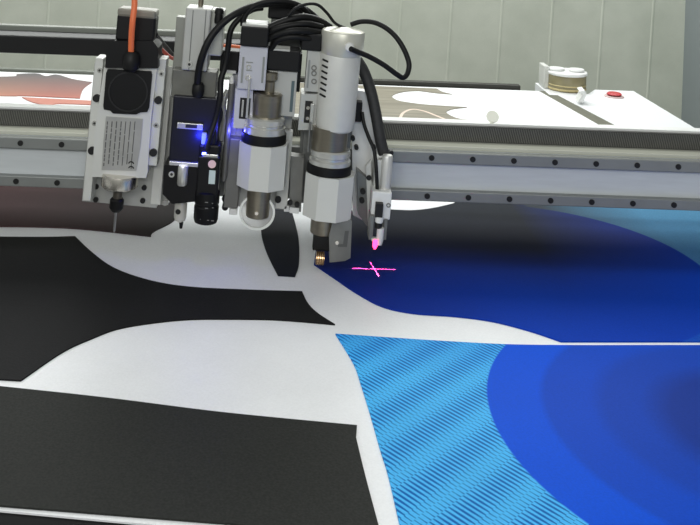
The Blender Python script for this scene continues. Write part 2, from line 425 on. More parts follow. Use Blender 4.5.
# helical rack: body plus slanting teeth
rk0 = YG+.030
b = B(); b.raw((gx, rk0+.0035, (zC+zK)/2), (gw, .007, zK-zC), .0003); ro = gpart(b, 'rack', M['rackgap'])
b = B(); x = GX0+.01; hgt = zK-zC-.003
while x < GX1-.02:
    zb = zC+.0015
    P = [Vector((x, rk0, zb)), Vector((x+.0018, rk0, zb)), Vector((x+.0018-.006, rk0, zb+hgt)), Vector((x-.006, rk0, zb+hgt))]
    b.ext(P, Vector((0, -.0012, 0))); x += .0036
to = b.make('rack_teeth', M['rack'], ro); to['kind'] = 'stuff'
for (za, zb2, off) in ((zR1b, zR1t, 0), (zR2b, zR2t, -3)):
    b = B(); b.raw((gx, YG-.006, (za+zb2)/2), (gw, .012, zb2-za), .0015); rl = gpart(b, 'guide_rail', M['rail'])
    first = None; p0 = W(512+off, 160, YG).x; n = 0
    X = p0 - .0612*20
    while X < GX1-.02:
        if X > GX0+.02:
            if first is None:
                b = B(G); t = bmesh.new()
                bmesh.ops.create_cone(t, cap_ends=True, segments=20, radius1=.0042, radius2=.0042, depth=.0014, matrix=Matrix.Rotation(PI/2, 4, 'X'))
                b._add(t); first = b.make('bolt_hole', M['inkblack'], rl); first.location = (X, YG-.0124, (za+zb2)/2); x0 = X
            else: copy_at(first, rl, Vector((X-x0, 0, 0)))
        X += .0612
for X in (GX0+.02, GX1-.02):
    b = B(); b.raw((X, YG+.09, .125), (.04, .22, .245), .003); gpart(b, 'end_bracket', M['body'])
# cable tray behind beam
zt0, zt1 = W(0, 53, 1.62).z, W(0, 35, 1.62).z
xt = W(300, 50, 1.62).x
b = B(); b.raw(((GX0+xt)/2, 1.65, (zt0+zt1)/2), (xt-GX0, .06, zt1-zt0), .003); gpart(b, 'cable_tray', M['black'])
b = B(); b.raw(((GX0+xt)/2, 1.69, zt1+.001), (xt-GX0, .02, .014), .002); gpart(b, 'tray_lip', M['grey_lip'])
b = B(); b.raw((GX0+.02, 1.63, (.24+zt1)/2), (.03, .08, zt1-.24+.02), .003); b.raw((W(280,50,1.6).x, 1.63, (zC+zt0)/2), (.05, .02, zt0-zC+.04), .002)
b.raw((W(280,50,1.6).x, 1.585, zC-.004), (.05, .11, .008), .002)
gpart(b, 'tray_bracket', M['plate_dark'])
# pale disc standing in for an overexposed spot on the beam top
pd = W(492, 119, YG+.049)
b = B(); t = bmesh.new(); bmesh.ops.create_cone(t, cap_ends=True, segments=40, radius1=.0095, radius2=.0095, depth=.003, matrix=Matrix.Rotation(math.radians(50), 4, 'X'))
b._add(t); b.raw((0,.004,-.007),(.006,.004,.008),.0003)
o = b.make('bright_spot_disc', mat('ivory_plastic', S(255,255,240), .35)); o.location = (pd.x, YG+.045, zK+.0125)
tag(o, 'small ivory disc added for a bright spot on the gantry top', 'disc')

# ------------------------------------------------------------------ shared bits for heads
def bolts(fr, rt, pts, r, Y, m, d=.004, name='bolt'):
    for (x, y) in pts:
        b = B(fr); b.disc(x, y, r, Y-d, d, seg=16); b.make(name, m, rt)
def screw(fr, rt, pts, r, Y):
    for (x, y) in pts:
        b = B(fr); b.disc(x, y, r, Y-.002, .002, seg=18); o = b.make('screw', M['satin'], rt)
        b = B(fr); b.disc(x, y, r*.5, Y-.0024, .001, seg=6); b.make('socket', M['inkblack'], o)

BK = 1.395   # front of the backplates
# ================================================================== HEAD 1 spindle
f = Fr(121, 205, BK, .055)
r = root('spindle_head', f, 'leftmost tool head, grey spindle with black fan and silver rating plate', 'tool head')
b = B(f); b.box(88, 66, 163, 205, BK, .012).box(93, 90, 158, 200, BK+.012, .021); b.make('back_plate', M['plate'], r)
b = B(f); b.box(156.5, 66, 166.5, 205, BK-.004, .003); b.make('side_plate', M['body'], r)
b = B(f); b.box(89, 58, 97, 201, BK-.032, .032); b.make('left_flange', M['body'], r)
b = B(f); b.box(152.5, 59, 161.5, 166, BK-.032, .032); b.make('right_flange', M['body'], r)
b = B(f); b.prism([(104,67.5),(157,68.5),(151,120),(147.5,172),(146,178),(92,177),(95,130)], BK-.038, .038); b.make('spindle_body', M['body'], r)
Yb = BK-.038
b = B(f); b.prism([(107.5,69.5),(151,71.5),(152,75),(149,108),(147,112),(140,112.5),(136,114.5),(113,113.5),(110,110.5),(103.8,109.5),(103.2,106),(106,73)], Yb-.004, .004); fan = b.make('fan_grille', M['black'], r)
b = B(f); b.disc(128, 92, 20, Yb-.0052, .0012, hole=18.5, seg=40); b.make('fan_ring', mat('fan_ring_grey', S(17,17,19), .5), fan)
b = B(f); b.lathe([(53,5.5),(57,8),(64,9),(70,8),(73,5)], 131, 63, Yb-.016); b.make('cable_gland', M['rubber'], r)
b = B(f); b.prism([(114.5,41),(153,41),(158,48),(158,68),(105,68),(106.5,48)], BK-.048, .042); b.make('motor_flange', M['black'], r)
b = B(f); b.box(116, 16, 155, 42, BK-.040, .030, .003); b.make('motor', M['black'], r)
b = B(f); b.box(117, 9.5, 156, 18, BK-.042, .033, .005); b.make('motor_cap', mat('grey_motor_cap', S(132,130,120), .45, .2), r)
b = B(f); b.prism([(106,116.5),(143,119),(140.5,146),(136,171),(101.5,170),(103.5,140)], Yb-.0012, .0012); lab = b.make('rating_plate', M['silver'], r); lab['label'] = 'silver rating plate with fine sideways print'
import random
rnd = random.Random(4)
b = B(f)
for c in range(7):
    xx = 107 + c*4.6
    y = 121.5
    while y < 164 - (8 if c >= 5 else 0):
        L = rnd.uniform(2, 7) if c < 4 else rnd.uniform(8, 22)
        y1 = min(y+L, 166)
        if y1-y > 1.2:
            lx = xx - ((y+y1)/2-121)*.085
            b.box(lx, y, lx+(1.0 if c < 4 else .8), y1, Yb-.0016, .0004, 0)
        y += L + rnd.uniform(.8, 1.6)
b.make('fine_print', M['ink'], lab)
def ce(fr, x, y, Y, h, parent):
    b = B(fr); k = Y/F_PX
    for dy in (-2.7, 2.0):
        c = fr.loc(x, y+dy, Y); pts = []
        n = 14; ro, ri = h*k, h*k*.62
        A = [math.radians(a) for a in [12 + i*(156)/n for i in range(n+1)]]
        o_ = [c + Vector((ro*math.cos(a), 0, ro*math.sin(a))) for a in A]
        i_ = [c + Vector((ri*math.cos(a), 0, ri*math.sin(a))) for a in A]
        b.ext(o_ + i_[::-1], Vector((0, .0004, 0)))
        if dy > 0: b.raw(c + Vector((0, .0002, ri*.55)), (h*k*.2, .0004, ro*.75), 0)
    return b.make('ce_mark', M['inkblack'], parent)
ce(f, 131, 167, Yb-.0017, 3.1, lab)
bolts(f, r, [(96.3,98.5),(158,100.5),(91.5,151),(153,153)], 3.8, BK-.032, M['inkblack'], .005)
screw(f, r, [(99.5,70.5),(161.3,74)], 2.6, BK-.032); screw(f, r, [(94.3,123.5),(156,125.5)], 2.6, BK-.032)
bolts(f, r, [(96,187),(95.5,200),(144,188),(142.5,201)], 2.6, BK-.001, M['inkblack'], .003)
YA = BK-.030
b = B(f); b.lathe([(179,17.5),(182,18.2),(191,18.2),(193,16),(194,12)], 119.5, 184, YA); b.make('nose_ring', M['steel'], r)
b = B(f); b.lathe([(189,4.5),(203,4.5)], 117.5, 196, YA); b.make('spindle_shaft', M['gun'], r)
b = B(f); b.lathe([(200,5.5),(202,7),(210,7),(213.5,4.5)], 116.5, 206, YA); b.make('collet_nut', M['black'], r)
b = B(f); b.lathe([(212,1.3),(231,1.2),(233,.3)], 115, 222, YA); b.make('milling_bit', M['bit'], r)

# ================================================================== HEAD 2 pneumatic pen
f = Fr(190, 226, BK, .04)
r = root('marking_pen_head', f, 'dark tool head with silver air cylinder on top, between spindle and wheel heads', 'tool head')
b = B(f); b.box(159.5, 95, 172.5, 205, BK+.013, .012).box(170, 95, 222, 200, BK+.004, .029); b.make('back_plate', M['plate'], r)
b = B(f); b.box(173.5, 17, 186.5, 96, BK-.01, .02); b.make('side_rail', mat('dull_aluminium', S(150,152,146), .4, .35), r)
b = B(f); b.box(183.5, 8.5, 209, 71, BK-.045, .045, .002); cy = b.make('air_cylinder', M['plate'], r)
b = B(f)
for xx in (190.5, 203.5): b.box(xx, 10, xx+.9, 70, BK-.0455, .001, 0)
b.make('groove', M['plate_dark'], cy)
screw(f, r, [(189.3,64.5)], 3, BK-.045)
b = B(f); b.box(209, 10, 223, 56, BK-.034, .034, .002); b.make('air_valve_block', mat('pale_aluminium', S(178,180,172), .4, .3), r)
b = B(f); b.lathe([(-8,2.6),(9,2.6)], 201, 2, BK-.02); b.make('air_pipe', M['taupe'], r)
b = B(f); b.lathe([(8.5,3),(10,4.3),(14,4.6),(14.5,3.8),(20,4.4),(24,4)], 219, 15, BK-.036); b.make('air_fitting', M['rubber'], r)
b = B(f); b.box(172, 71, 216, 99, BK-.034, .034, .001); b.make('mount_block', mat('block_grey', S(112,112,106), .45, .35, noise=.1), r)
b = B(f); b.box(194.5, 76, 197, 88, BK-.039, .005); b.make('stop_screw', M['steel'], r)
b = B(f); b.lathe([(84,4.5),(87,6),(93,6.2),(98,5)], 198, 91, BK-.043); b.make('cable_plug', M['rubber'], r)
b = B(f); b.box(171, 97, 217, 162, BK-.042, .042, .002); b.make('housing', M['navy'], r)
b = B(f); b.box(177, 123.5, 203, 129.5, BK-.0445, .0025); sb = b.make('slotted_bracket', M['satin'], r)
b = B(f); b.box(185.5, 124.8, 197, 128.2, BK-.0452, .0012); b.make('slot', M['inkblack'], sb)
b = B(f); b.box(169, 162.5, 200, 166.5, BK-.046, .02); b.make('clamp_strap', M['satin'], r)
b = B(f); b.prism([(164,165),(203,166),(201,201),(172,204),(162.5,194)], BK-.044, .044); b.make('pen_clamp', M['black'], r)
screw(f, r, [(171.5,174.5)], 3, BK-.044)
b = B(f); b.lathe([(167,4.5),(168.5,5.2),(185,5.2),(186.5,4.6)], 182.5, 177, BK-.046); b.make('pen_sleeve', M['satin'], r)
b = B(f); b.lathe([(202,6.2),(219,6.2),(222,5.3),(223,2.4),(224,2.0)], 180.5, 212, BK-.022); o = b.make('pen_holder', mat('ivory_metal', S(210,208,200), .3, .3), r)
b = B(f); b.disc(178, 212, 2.6, BK-.0315, .002); b.make('side_hole', M['inkblack'], o)
b = B(f); b.lathe([(223,2.2),(229,1.4)], 181, 226, BK-.022); b.make('pen_tip', M['black'], r)
bolts(f, r, [(165,203)], 3, BK+.012, M['satin'], .003)

# camera hanging on the pen head
f = Fr(207, 226, BK, .03)
r = root('inspection_camera', f, 'black positioning camera with round pink sticker beside the marking pen', 'camera')
YA = BK-.040
b = B(f); b.box(197, 157, 218.5, 197, YA-.013, .0105, .002); b.make('camera_body', M['black'], r)
b = B(f); b.lathe([(194,10),(195,12.4),(206,12.4),(207,11.7),(209,11.7),(210,12.4),(222,12.2),(225.5,11.2),(226.5,9)], 206.3, 210, YA); ln = b.make('lens', M['black'], r)
b = B(f)
for i, (xx, yy, w) in enumerate([(205,202,3),(211,203,2),(205,208,3),(212,207.5,1.5),(200,219,4),(207,220,2),(211,220.5,3)]):
    b.box(xx, yy, xx+w, yy+.8, YA-.0178+abs(xx+w/2-206)*.0004, .0006, 0)
b.make('lens_marks', mat('lens_marks', S(130,130,130), .5), ln)
b = B(f); b.disc(212, 164.3, 4, YA-.014, .001); b.disc(212, 164.3, 3.2, YA-.0145, .001); b.make('round_sticker', M['pink'], r)
b = B(f); b.box(208.8, 170.5, 215.2, 184, YA-.0138, .0008, 0); b.make('label_sticker', mat('pale_sticker', S(200,216,214), .5), r)
b = B(f); b.box(201.5, 133.5, 206, 144.5, YA-.008, .008, .001); b.make('status_light', mat('led_window', S(120,140,255), .3, emit=(.25,.3,1,1), estr=.6), r)
b = B(f); b.box(202, 152.8, 206, 155.2, YA-.010, .003, .0006); b.make('led', M['led'], r)
b = B(f); b.box(199, 145, 220, 157.5, YA-.007, .030, .003); b.make('connector_hood', M['black'], r)
b = B(f); b.box(203, 154.5, 218, 158, YA-.012, .003, .001); b.make('connector_screw_bar', M['satin'], r)
# blue light of the LED
def point(name, loc, e, col, rad=.004):
    l = bpy.data.lights.new(name, 'POINT'); l.energy = e; l.color = col; l.shadow_soft_size = rad
    o = bpy.data.objects.new(name, l); o.location = loc; link(o); return o
point('led_glow', W(198, 140, YA-.016), .09, (.02,.03,1)); point('led_glow', W(231, 132, BK-.030), .04, (.08,.08,1))

# ================================================================== HEAD 3 creasing wheel
f = Fr(262, 232, BK, .04)
r = root('wheel_tool_head', f, 'tool head with white octagonal block and round creasing wheel, third from left', 'tool head')
b = B(f); b.box(228, 60, 236, 208, BK, .012).box(228, 130, 288, 208, BK+.002, .012).box(231, 60, 294, 130, BK+.004, .012).box(236, 90, 290, 200, BK+.014, .019); b.make('back_plate', M['plate'], r)
b = B(f); b.box(278, 131, 290, 209, BK-.012, .013); b.make('right_bracket', M['body'], r)
b = B(f); b.box(226, 139, 240, 208, BK-.02, .022); b.make('left_bracket', M['mid'], r)
b = B(f); b.box(229, 209, 237, 215, BK-.018, .02); b.make('foot_block', M['white'], r)
b = B(f); b.box(284, 206, 291, 212, BK-.012, .014); b.make('foot_block', M['white'], r)
b = B(f); b.box(268, 5, 303, 20, BK+.004, .03, .003); b.make('rear_cap', M['black'], r)
b = B(f); b.box(270, 18, 303, 52, BK+.008, .024, .002); b.make('rear_bracket', mat('dark_metal_grey', S(92,94,90), .5, .3), r)  # even dark grey of the bracket metal
b = B(f); b.box(240.5, 27, 268.5, 47, BK-.06, .055, .002); b.make('motor', M['black'], r)
b = B(f); b.box(242, 24.5, 268, 28, BK-.056, .048, .001); b.make('motor_cap', M['plate'], r)
b = B(f); b.box(238.5, 46.5, 266.5, 90, BK-.052, .052, .001); ac = b.make('actuator_body', mat('led_tinted_aluminium', S(196,197,206), .4, .25), r)  # lilac cast of the blue LED light mixed into the base colour
b = B(f)
b.box(241.5, 57, 243.4, 83, BK-.053, .002, 0); b.box(262, 57, 264, 83, BK-.053, .002, 0); b.box(246, 62, 253, 63, BK-.0527, .001, 0); b.box(246, 70, 252, 71, BK-.0527, .001, 0)
b.make('guide_slot', M['rail'], ac)
b = B(f); b.disc(248.5, 67, 2.6, BK-.0535, .002, hole=1.4).disc(248, 78, 3, BK-.0535, .002, hole=1.6); b.make('slot_screw', M['satin'], ac)
b = B(f); b.lathe([(79,1.2),(118,1.2)], 248.2, 98, BK-.058); b.make('guide_rod', M['satin'], r)
b = B(f); b.box(267, 50, 300, 71, BK-.046, .046, .002); b.make('rear_motor', M['black'], r)
b = B(f); b.box(274, 38, 301, 53, BK-.01, .02, .002); b.make('upper_bracket', mat('charcoal_metal', S(72,74,72), .5, .3), r)
b = B(f); b.box(273, 49, 290, 51.2, BK-.046, .03, .0005); b.make('motor_cap_plate', M['plate'], r)
b = B(f); b.box(267, 71, 296, 116, BK-.036, .036, .001); rb = b.make('rear_actuator', M['plate'], r)
b = B(f); b.box(290.5, 81, 293.5, 112, BK-.037, .002, 0); b.make('guide_slot', mat('slot_teal', S(92,108,112), .4, .3), rb)
b = B(f); b.box(295, 54, 301, 92, BK-.02, .02, .001); b.make('dark_spacer', M['rubber'], r)
b = B(f); b.prism([(235.5,89),(253,90),(252,129),(233,128)], BK-.042, .042); cp = b.make('lower_plate', mat('led_tinted_plate', S(206,207,220), .35, .15), r)  # base colour tinted lilac for the blue light falling on the plate
b = B(f); b.box(239.5, 98, 250, 119, BK-.0425, .002, 0); b.make('window_slot', M['inkblack'], cp)
b = B(f); b.box(241.5, 100, 243.5, 117, BK-.045, .003, .0006); b.make('slot_rod', M['satin'], cp)
YA = BK-.040
b = B(f); b.lathe([(73.5,6.8),(74.5,7.6),(80.5,7.6),(82,6.5),(83,5.2),(95,5.2)], 270, 80, YA); b.make('top_knob', M['taupe'], r)
b = B(f); b.lathe([(95.5,12),(97,14.3),(124,14.3)], 267.3, 106, YA); b.make('tool_barrel', M['taupe'], r)
b = B(f); b.lathe([(121,18),(122.5,19.8),(127,20),(128,19),(130,19),(131,20.7),(137,21),(140,21)], 264.8, 126, YA); b.make('collar', M['satin'], r)
b = B(f); b.lathe([(137.5,21.7),(138.1,22.3),(148.5,22.6),(150,22)], 263.6, 140, YA); b.make('clamp_band', M['rubber'], r)
b = B(f); b.lathe([(148.5,25.5),(192,25.5)], 262.5, 168, YA, nfac=8, rot=PI/8-.10); b.make('octagonal_block', M['body'], r)
b = B(f); b.lathe([(189,11.8),(219,11.8),(219.8,11)], 258, 205, YA); b.make('lower_barrel', M['taupe'], r)
b = B(f); b.disc(257, 212.5, 18, YA-.004, .006, hole=15.8, seg=48); wh = b.make('creasing_wheel', M['ring'], r)
b = B(f); b.disc(257, 212.5, 15.9, YA-.001, .002, seg=48); b.make('wheel_web', M['glass'], wh)
b = B(f); b.disc(256.5, 213.5, 1.8, YA-.019, .012, seg=16); b.make('wheel_axle', M['steel'], wh)
bolts(f, r, [(278,200)], 3.2, BK-.012, M['inkblack'], .005)
bolts(f, r, [(225,199),(225,207.5),(236,187)], 3.2, BK-.001, M['inkblack'], .006)

# ================================================================== HEAD 4 knife
f = Fr(332, 262, BK, .045)
r = root('knife_tool_head', f, 'tall silver tool head with vented motor and grey knife holder, fourth from left', 'tool head')
b = B(f); b.box(304, 50, 352, 205, BK+.002, .012).box(300, 90, 350, 200, BK+.014, .019); b.make('back_plate', M['plate_dark'], r)
b = B(f); b.prism([(291,156),(304,158),(301,212),(289,210)], BK-.020, .022); b.make('left_bracket', M['mid'], r)
b = B(f); b.box(289.5, 208, 299, 213.5, BK-.022, .02); b.make('foot_block', M['white'], r)
b = B(f); b.box(301.5, 34, 322, 51, BK-.05, .045, .002); b.make('motor', M['black'], r)
b = B(f); b.box(306, 50, 320, 92, BK-.044, .044, .001); ac = b.make('actuator_body', M['plate'], r)
b = B(f); b.box(307.5, 60, 309.3, 88, BK-.045, .002, 0); b.make('guide_slot', M['rail'], ac)
b = B(f); b.disc(314, 68, 2.8, BK-.0455, .002, hole=1.6).disc(314, 73.5, 2.8, BK-.0455, .002, hole=1.6).disc(314, 81.5, 2.8, BK-.0455, .002, hole=1.6); b.make('slot_screw', M['mid'], ac)
b = B(f); b.prism([(301,94),(318,94),(316,130),(298,130)], BK-.042, .042); cp = b.make('lower_plate', M['plate'], r)
b = B(f); b.box(304.5, 101, 312, 123, BK-.0425, .002, 0); b.make('window_slot', M['inkblack'], cp)
b = B(f); b.disc(308, 108, 1.8, BK-.045, .003).disc(307.5, 118.5, 1.8, BK-.045, .003); b.make('slot_screw', M['steel'], cp)
b = B(f); b.box(310, 104, 313.5, 124, BK-.049, .007, .0006); b.make('slot_bar', M['satin'], cp)
b = B(f); b.lathe([(122,1.1),(152,1.1)], 309, 138, BK-.052); b.make('guide_rod', M['mid'], r)
YA = BK-.044
b = B(f); b.lathe([(33,18.5),(34,21),(35.5,21.8),(56.5,21),(58,20)], 342.5, 44, YA, seg=56); cap = b.make('motor_cap', mat('champagne_aluminium', S(206,205,192), .36, .3), r)
b = B(f); b.lathe([(57,19.6),(60,20.2),(125,19.6),(132,18.6),(134,16.5)], 337.5, 93, YA, seg=56); mb_ = b.make('motor_body', mat('pale_silver_paint', S(214,214,208), .38, .15, noise=.03), r)
Rm = 20.2*YA/F_PX
ax = f.loc(337.5, 93, YA)
for i in range(7):
    yv = 58.8 + i*5.75; k = YA/F_PX
    b = B(f); c = Vector((ax.x, ax.y, ax.z + (93-yv)*k)); P = []
    for a0, dz in ((-150, 0), (-143, -.0004), (-136, -.0009), (-128, -.0015)):
        a = math.radians(a0); P.append(c + Vector((math.cos(a)*(Rm+.0003), math.sin(a)*(Rm+.0003), dz)))
    b.tube(P, .0014, 8); o = b.make('vent_slot', M['inkblack'], mb_)
b = B(f); b.disc(349.5, 47.5, 3.8, YA-.035, .014, r2=6.2); b.make('highlight_grommet', M['white'], cap)  # white disc at the cable entry stands in for a bright highlight
b = B(f); b.lathe([(131,18),(155,18)], 329.5, 140, YA); b.make('tool_barrel', M['taupe'], r)
b = B(f); b.lathe([(154,18.5),(155.5,20),(160,20.2),(161,19),(163,19),(164.5,20.8),(171,21.2)], 330, 157, YA); b.make('collar', M['satin'], r)
b = B(f); b.lathe([(169,21.4),(170,22.2),(180.5,22.4),(182,21.8)], 328.7, 171, YA); b.make('clamp_band', M['rubber'], r)
b = B(f); b.lathe([(180,25.8),(222.5,25.8)], 328.3, 199, YA, nfac=8, rot=PI/8-.10); b.make('octagonal_block', M['body'], r)
b = B(f); b.lathe([(218,12.8),(236,12.8),(237,12)], 323, 228, YA); b.make('lower_barrel', M['taupe'], r)
kh = None
b = B(f); b.prism([(333,220),(352,220),(350.5,258),(345,261),(329.5,262.5),(329,236)], YA-.020, .034); kh = b.make('knife_holder', M['mid'], r)
b = B(f); b.prism([(345,231),(349,231),(347,247),(338,247),(338,244.5),(343,244)], YA-.0206, .001); b.make('recess', mat('recess_grey', S(92,92,90), .5, .3), kh)
b = B(f); b.disc(337, 243, 1.9, YA-.0215, .002); b.make('set_screw', M['steel'], kh)
b = B(f); b.box(313, 237, 331, 251, YA-.006, .016, .001); b.make('blade_arm', M['rubber'], r)
b = B(f)
k = YA/F_PX; c = f.loc(320, 258, YA-.012)
t = bmesh.new(); bmesh.ops.create_cone(t, cap_ends=True, segments=24, radius1=6.2*k, radius2=6.2*k, depth=8*k, matrix=Matrix.Translation(c) @ Matrix.Rotation(PI/2, 4, 'Y')); b._add(t); br = b.make('bearing', M['copper'], r)
b = B(f)
for dx in (-3.2, -1, 1.2, 3.2):
    t = bmesh.new(); bmesh.ops.create_cone(t, cap_ends=True, segments=24, radius1=6.7*k, radius2=6.7*k, depth=.9*k, matrix=Matrix.Translation(c+Vector((dx*k,0,0))) @ Matrix.Rotation(PI/2, 4, 'Y')); b._add(t)
b.make('bearing_rib', mat('dark_brass', S(120,92,66), .3, .7), br)
bolts(f, r, [(290,203),(297,205)], 2.6, BK-.022, M['inkblack'], .004)

# right-hand carriage side plate with laser
f = Fr(364, 222, BK, .03)
r = root('carriage_side_plate', f, 'tall white side plate on the gantry between knife head and laser pointer', 'plate')
b = B(f); b.prism([(354,90),(367,92),(376,118),(379,160),(377,200),(366,222),(353,215),(352,140)], BK+.008, .02); b.make('plate', M['white'], r)
b = B(f); b.box(353.5, 102, 362, 122, BK-.006, .016, .001); b.make('connector_block', M['black'], r)
b = B(f); b.prism([(357,170),(371,182),(373,214),(367,226),(358,214)], BK-.010, .020); b.make('lower_bracket', M['mid'], r)
b = B(f); b.prism([(366,166),(371,160),(372,224),(368,224)], BK-.014, .006); b.make('edge_strip', M['body'], r)
bolts(f, r, [(353,139),(356.5,148),(374,148),(391.5,153)], 2.2, BK+.008, M['inkblack'], .01)
bolts(f, r, [(363,192),(362,201),(369,178)], 2.6, BK-.010, M['inkblack'], .006)

f = Fr(378, 246, BK, .045)
r = root('laser_pointer', f, 'small white laser pointer on a bracket, rightmost on the gantry', 'laser')
b = B(f); b.box(371.5, 192, 391, 219.5, BK-.049, .052, .0015); b.make('bracket', M['white'], r)
b = B(f); b.box(374, 160, 384, 200, BK-.030, .046, .001); b.make('mount_arm', M['body'], r)
b = B(f); b.lathe([(156.5,4.6),(158,5.4),(194,5.6)], 386, 176, BK-.030); b.make('guide_sleeve', mat('ivory_sleeve', S(206,206,202), .3, .2), r)
b = B(f); b.disc(388.5, 205.5, 2.2, BK-.0505, .002, hole=1.3); b.make('screw', M['mid'], r)
YL = BK-.055
b = B(f); b.box(375.5, 204, 383, 218, YL-.004, .014, .0006); b.make('black_label', M['inkblack'], r)
b = B(f); b.lathe([(218,4.2),(223,4.2),(223.1,3.4),(224,3.4)], 379, 221, YL); b.make('pointer_body', M['white'], r)
b = B(f); b.lathe([(223.5,3.5),(229,3.5)], 378.3, 226, YL); b.make('pointer_collar', M['inkblack'], r)
b = B(f); b.box(369.5, 216, 373.5, 240, YL-.002, .03, .0006).box(383.5, 219, 387, 240, YL+.004, .03, .0006); b.make('clamp_cheek', M['mid'], r)
b = B(f); b.lathe([(229,3.6),(241,3.6),(246,2.6)], 379.8, 238, YL); b.make('pointer_tip', M['white'], r)
b = B(f); b.lathe([(240,2.6),(247,2.6),(250,1.0)], 375, 245, YL-.002); b.make('laser_aperture', M['lasered'], r)
b = B(f); b.box(371.5, 238.5, 378, 241.5, YL-.004, .008, .0006); b.make('aperture_block', M['body'], r)
lp = W(375, 252.5, YL)
# ------------------------------------------------------------------ laser light: a real spot lamp throwing a cross
tgt = lp + Vector((0, .004, -.03))
sp = bpy.data.lights.new('laser_beam', 'SPOT'); sp.energy = 1; sp.color = (1,1,1); sp.spot_size = math.radians(150); sp.spot_blend = 0; sp.shadow_soft_size = 0
so = bpy.data.objects.new('laser_beam', sp); so.location = lp; link(so)
so.rotation_euler = (tgt-lp).to_track_quat('-Z', 'Y').to_euler()
sp.use_nodes = True; nt = sp.node_tree; em = nt.nodes['Emission']
tc = nt.nodes.new('ShaderNodeTexCoord'); sx = nt.nodes.new('ShaderNodeSeparateXYZ'); nt.links.new(tc.outputs['Normal'], sx.inputs[0])
def nm(op, a, bb=0.):
    n = nt.nodes.new('ShaderNodeMath'); n.operation = op
    for v, kk in ((a,0),(bb,1)):
        if isinstance(v, (int,float)): n.inputs[kk].default_value = v
        else: nt.links.new(v, n.inputs[kk])
    return n.outputs[0]
lx = nm('DIVIDE', sx.outputs[0], nm('ABSOLUTE', sx.outputs[2])); ly = nm('DIVIDE', sx.outputs[1], nm('ABSOLUTE', sx.outputs[2]))
LASER = (lx, ly, nm, nt, em, so)
Dl = (tgt-lp).length
# end points of the two strokes on the table, in the lamp's own frame
Minv = so.rotation_euler.to_matrix().inverted()
def proj(x, y):
    v = Minv @ (T(x, y, .0034)-lp); return v.x/-v.z, v.y/-v.z
def stroke(pa, pb, w):
    (ax_, ay_), (bx_, by_) = proj(*pa), proj(*pb)
    L = math.hypot(bx_-ax_, by_-ay_); ux, uy = (bx_-ax_)/L, (by_-ay_)/L
    al = nm('ADD', nm('MULTIPLY', nm('SUBTRACT', lx, ax_), ux), nm('MULTIPLY', nm('SUBTRACT', ly, ay_), uy))
    ac_ = nm('ABSOLUTE', nm('ADD', nm('MULTIPLY', nm('SUBTRACT', lx, ax_), -uy), nm('MULTIPLY', nm('SUBTRACT', ly, ay_), ux)))
    return nm('MULTIPLY', nm('LESS_THAN', ac_, w), nm('MULTIPLY', nm('GREATER_THAN', al, 0), nm('LESS_THAN', al, L)))
mk = nm('MAXIMUM', stroke((352,268.3),(396,269.5),.00055/Dl), stroke((370,262),(379,276.5),.0005/Dl))
nt.links.new(nm('MULTIPLY', nm('MULTIPLY', mk, nm('ADD', 1., nm('ADD', nm('MULTIPLY', lx, lx), nm('MULTIPLY', ly, ly)))), 1.), em.inputs['Strength']); em.inputs['Color'].default_value = (1,.02,.014,1)
sp.energy = 60.0

# ------------------------------------------------------------------ cables
def cable(pts, rad, name, m, label, cat='cable', group=None):
    P = spline([W(*p) for p in pts], 10); c = P[-1].copy()
    b = B(); b.tube(P, rad, 12); o = b.make(name, m, None, c); return tag(o, label, cat, group)
cable([(131,56,1.341),(131.3,40,1.335),(132.5,22,1.33),(134.5,5,1.335),(134,-12,1.34)], .0042, 'orange_cable', M['orange'], 'orange cable rising straight from the spindle head gland')
cable([(139,-8,1.39),(135,0,1.375),(136,6,1.37)], .0022, 'orange_cable', M['orange'], 'short second orange strand crossing the orange cable near the top of the photo')
cable([(152,40,1.37),(160,48,1.40),(170,57,1.42),(178,60,1.45)], .0028, 'red_cable', mat('dull_red_jacket', S(178,74,62), .5), 'thin dull red cable between spindle motor and air cylinder')
cable([(155,34,1.375),(163,44,1.42),(173,56,1.46)], .0038, 'black_cable', M['rubber'], 'short black cable slanting behind the thin red cable')
cable([(214,49,1.44),(226,47,1.44),(244,49,1.45)], .0046, 'orange_cable', M['orange'], 'orange cable crossing behind the head with white octagonal block and wheel')
cable([(197.5,88,1.352),(198,76,1.345),(201,60,1.34),(208,42,1.34),(218,28,1.345),(232,16,1.35),(248,8,1.36),(266,4,1.37),(290,4,1.38),(306,10,1.39),(318,20,1.40)], .0050, 'black_cable', M['rubber'], 'thick black cable arching from the dark head plug over the tool heads')
cable([(206,150,1.342),(210,136,1.345),(216,118,1.35),(220,98,1.35),(221,80,1.355),(225,66,1.36),(228,48,1.36),(231,30,1.36),(240,18,1.365),(252,10,1.37),(262,8,1.38)], .0042, 'black_cable', M['rubber'], 'black cable looping from the positioning camera up behind the arch')
cable([(243,26,1.36),(244,18,1.36),(250,9,1.36),(262,3,1.365),(280,1,1.37),(298,5,1.38),(309,14,1.39)], .0042, 'black_cable', M['rubber'], 'black cable rising from the top of the wheel head motor')
for i, (pp, rd, lb) in enumerate([
    ([(256,34,1.355),(268,28,1.35),(285,21,1.35),(302,17,1.355),(318,20,1.37),(330,27,1.385)], .0050, 'uppermost of the black cables bundled across the two middle tool heads'),
    ([(262,37,1.352),(276,29,1.345),(292,25,1.345),(308,24,1.35),(322,27,1.365)], .0046, 'second black cable from the top of the bundle over the middle heads'),
    ([(262,42,1.352),(276,35,1.345),(292,31,1.34),(308,31,1.345),(322,33,1.36)], .0052, 'third and thickest black cable of the bundle over the middle heads'),
    ([(271,49,1.352),(277,41,1.345),(290,37,1.34),(306,38,1.345),(320,41,1.36)], .0044, 'lowest black cable of the bundle over the middle heads')]):
    cable(pp, rd, 'black_cable', M['rubber'], lb, group='cables over the middle heads')
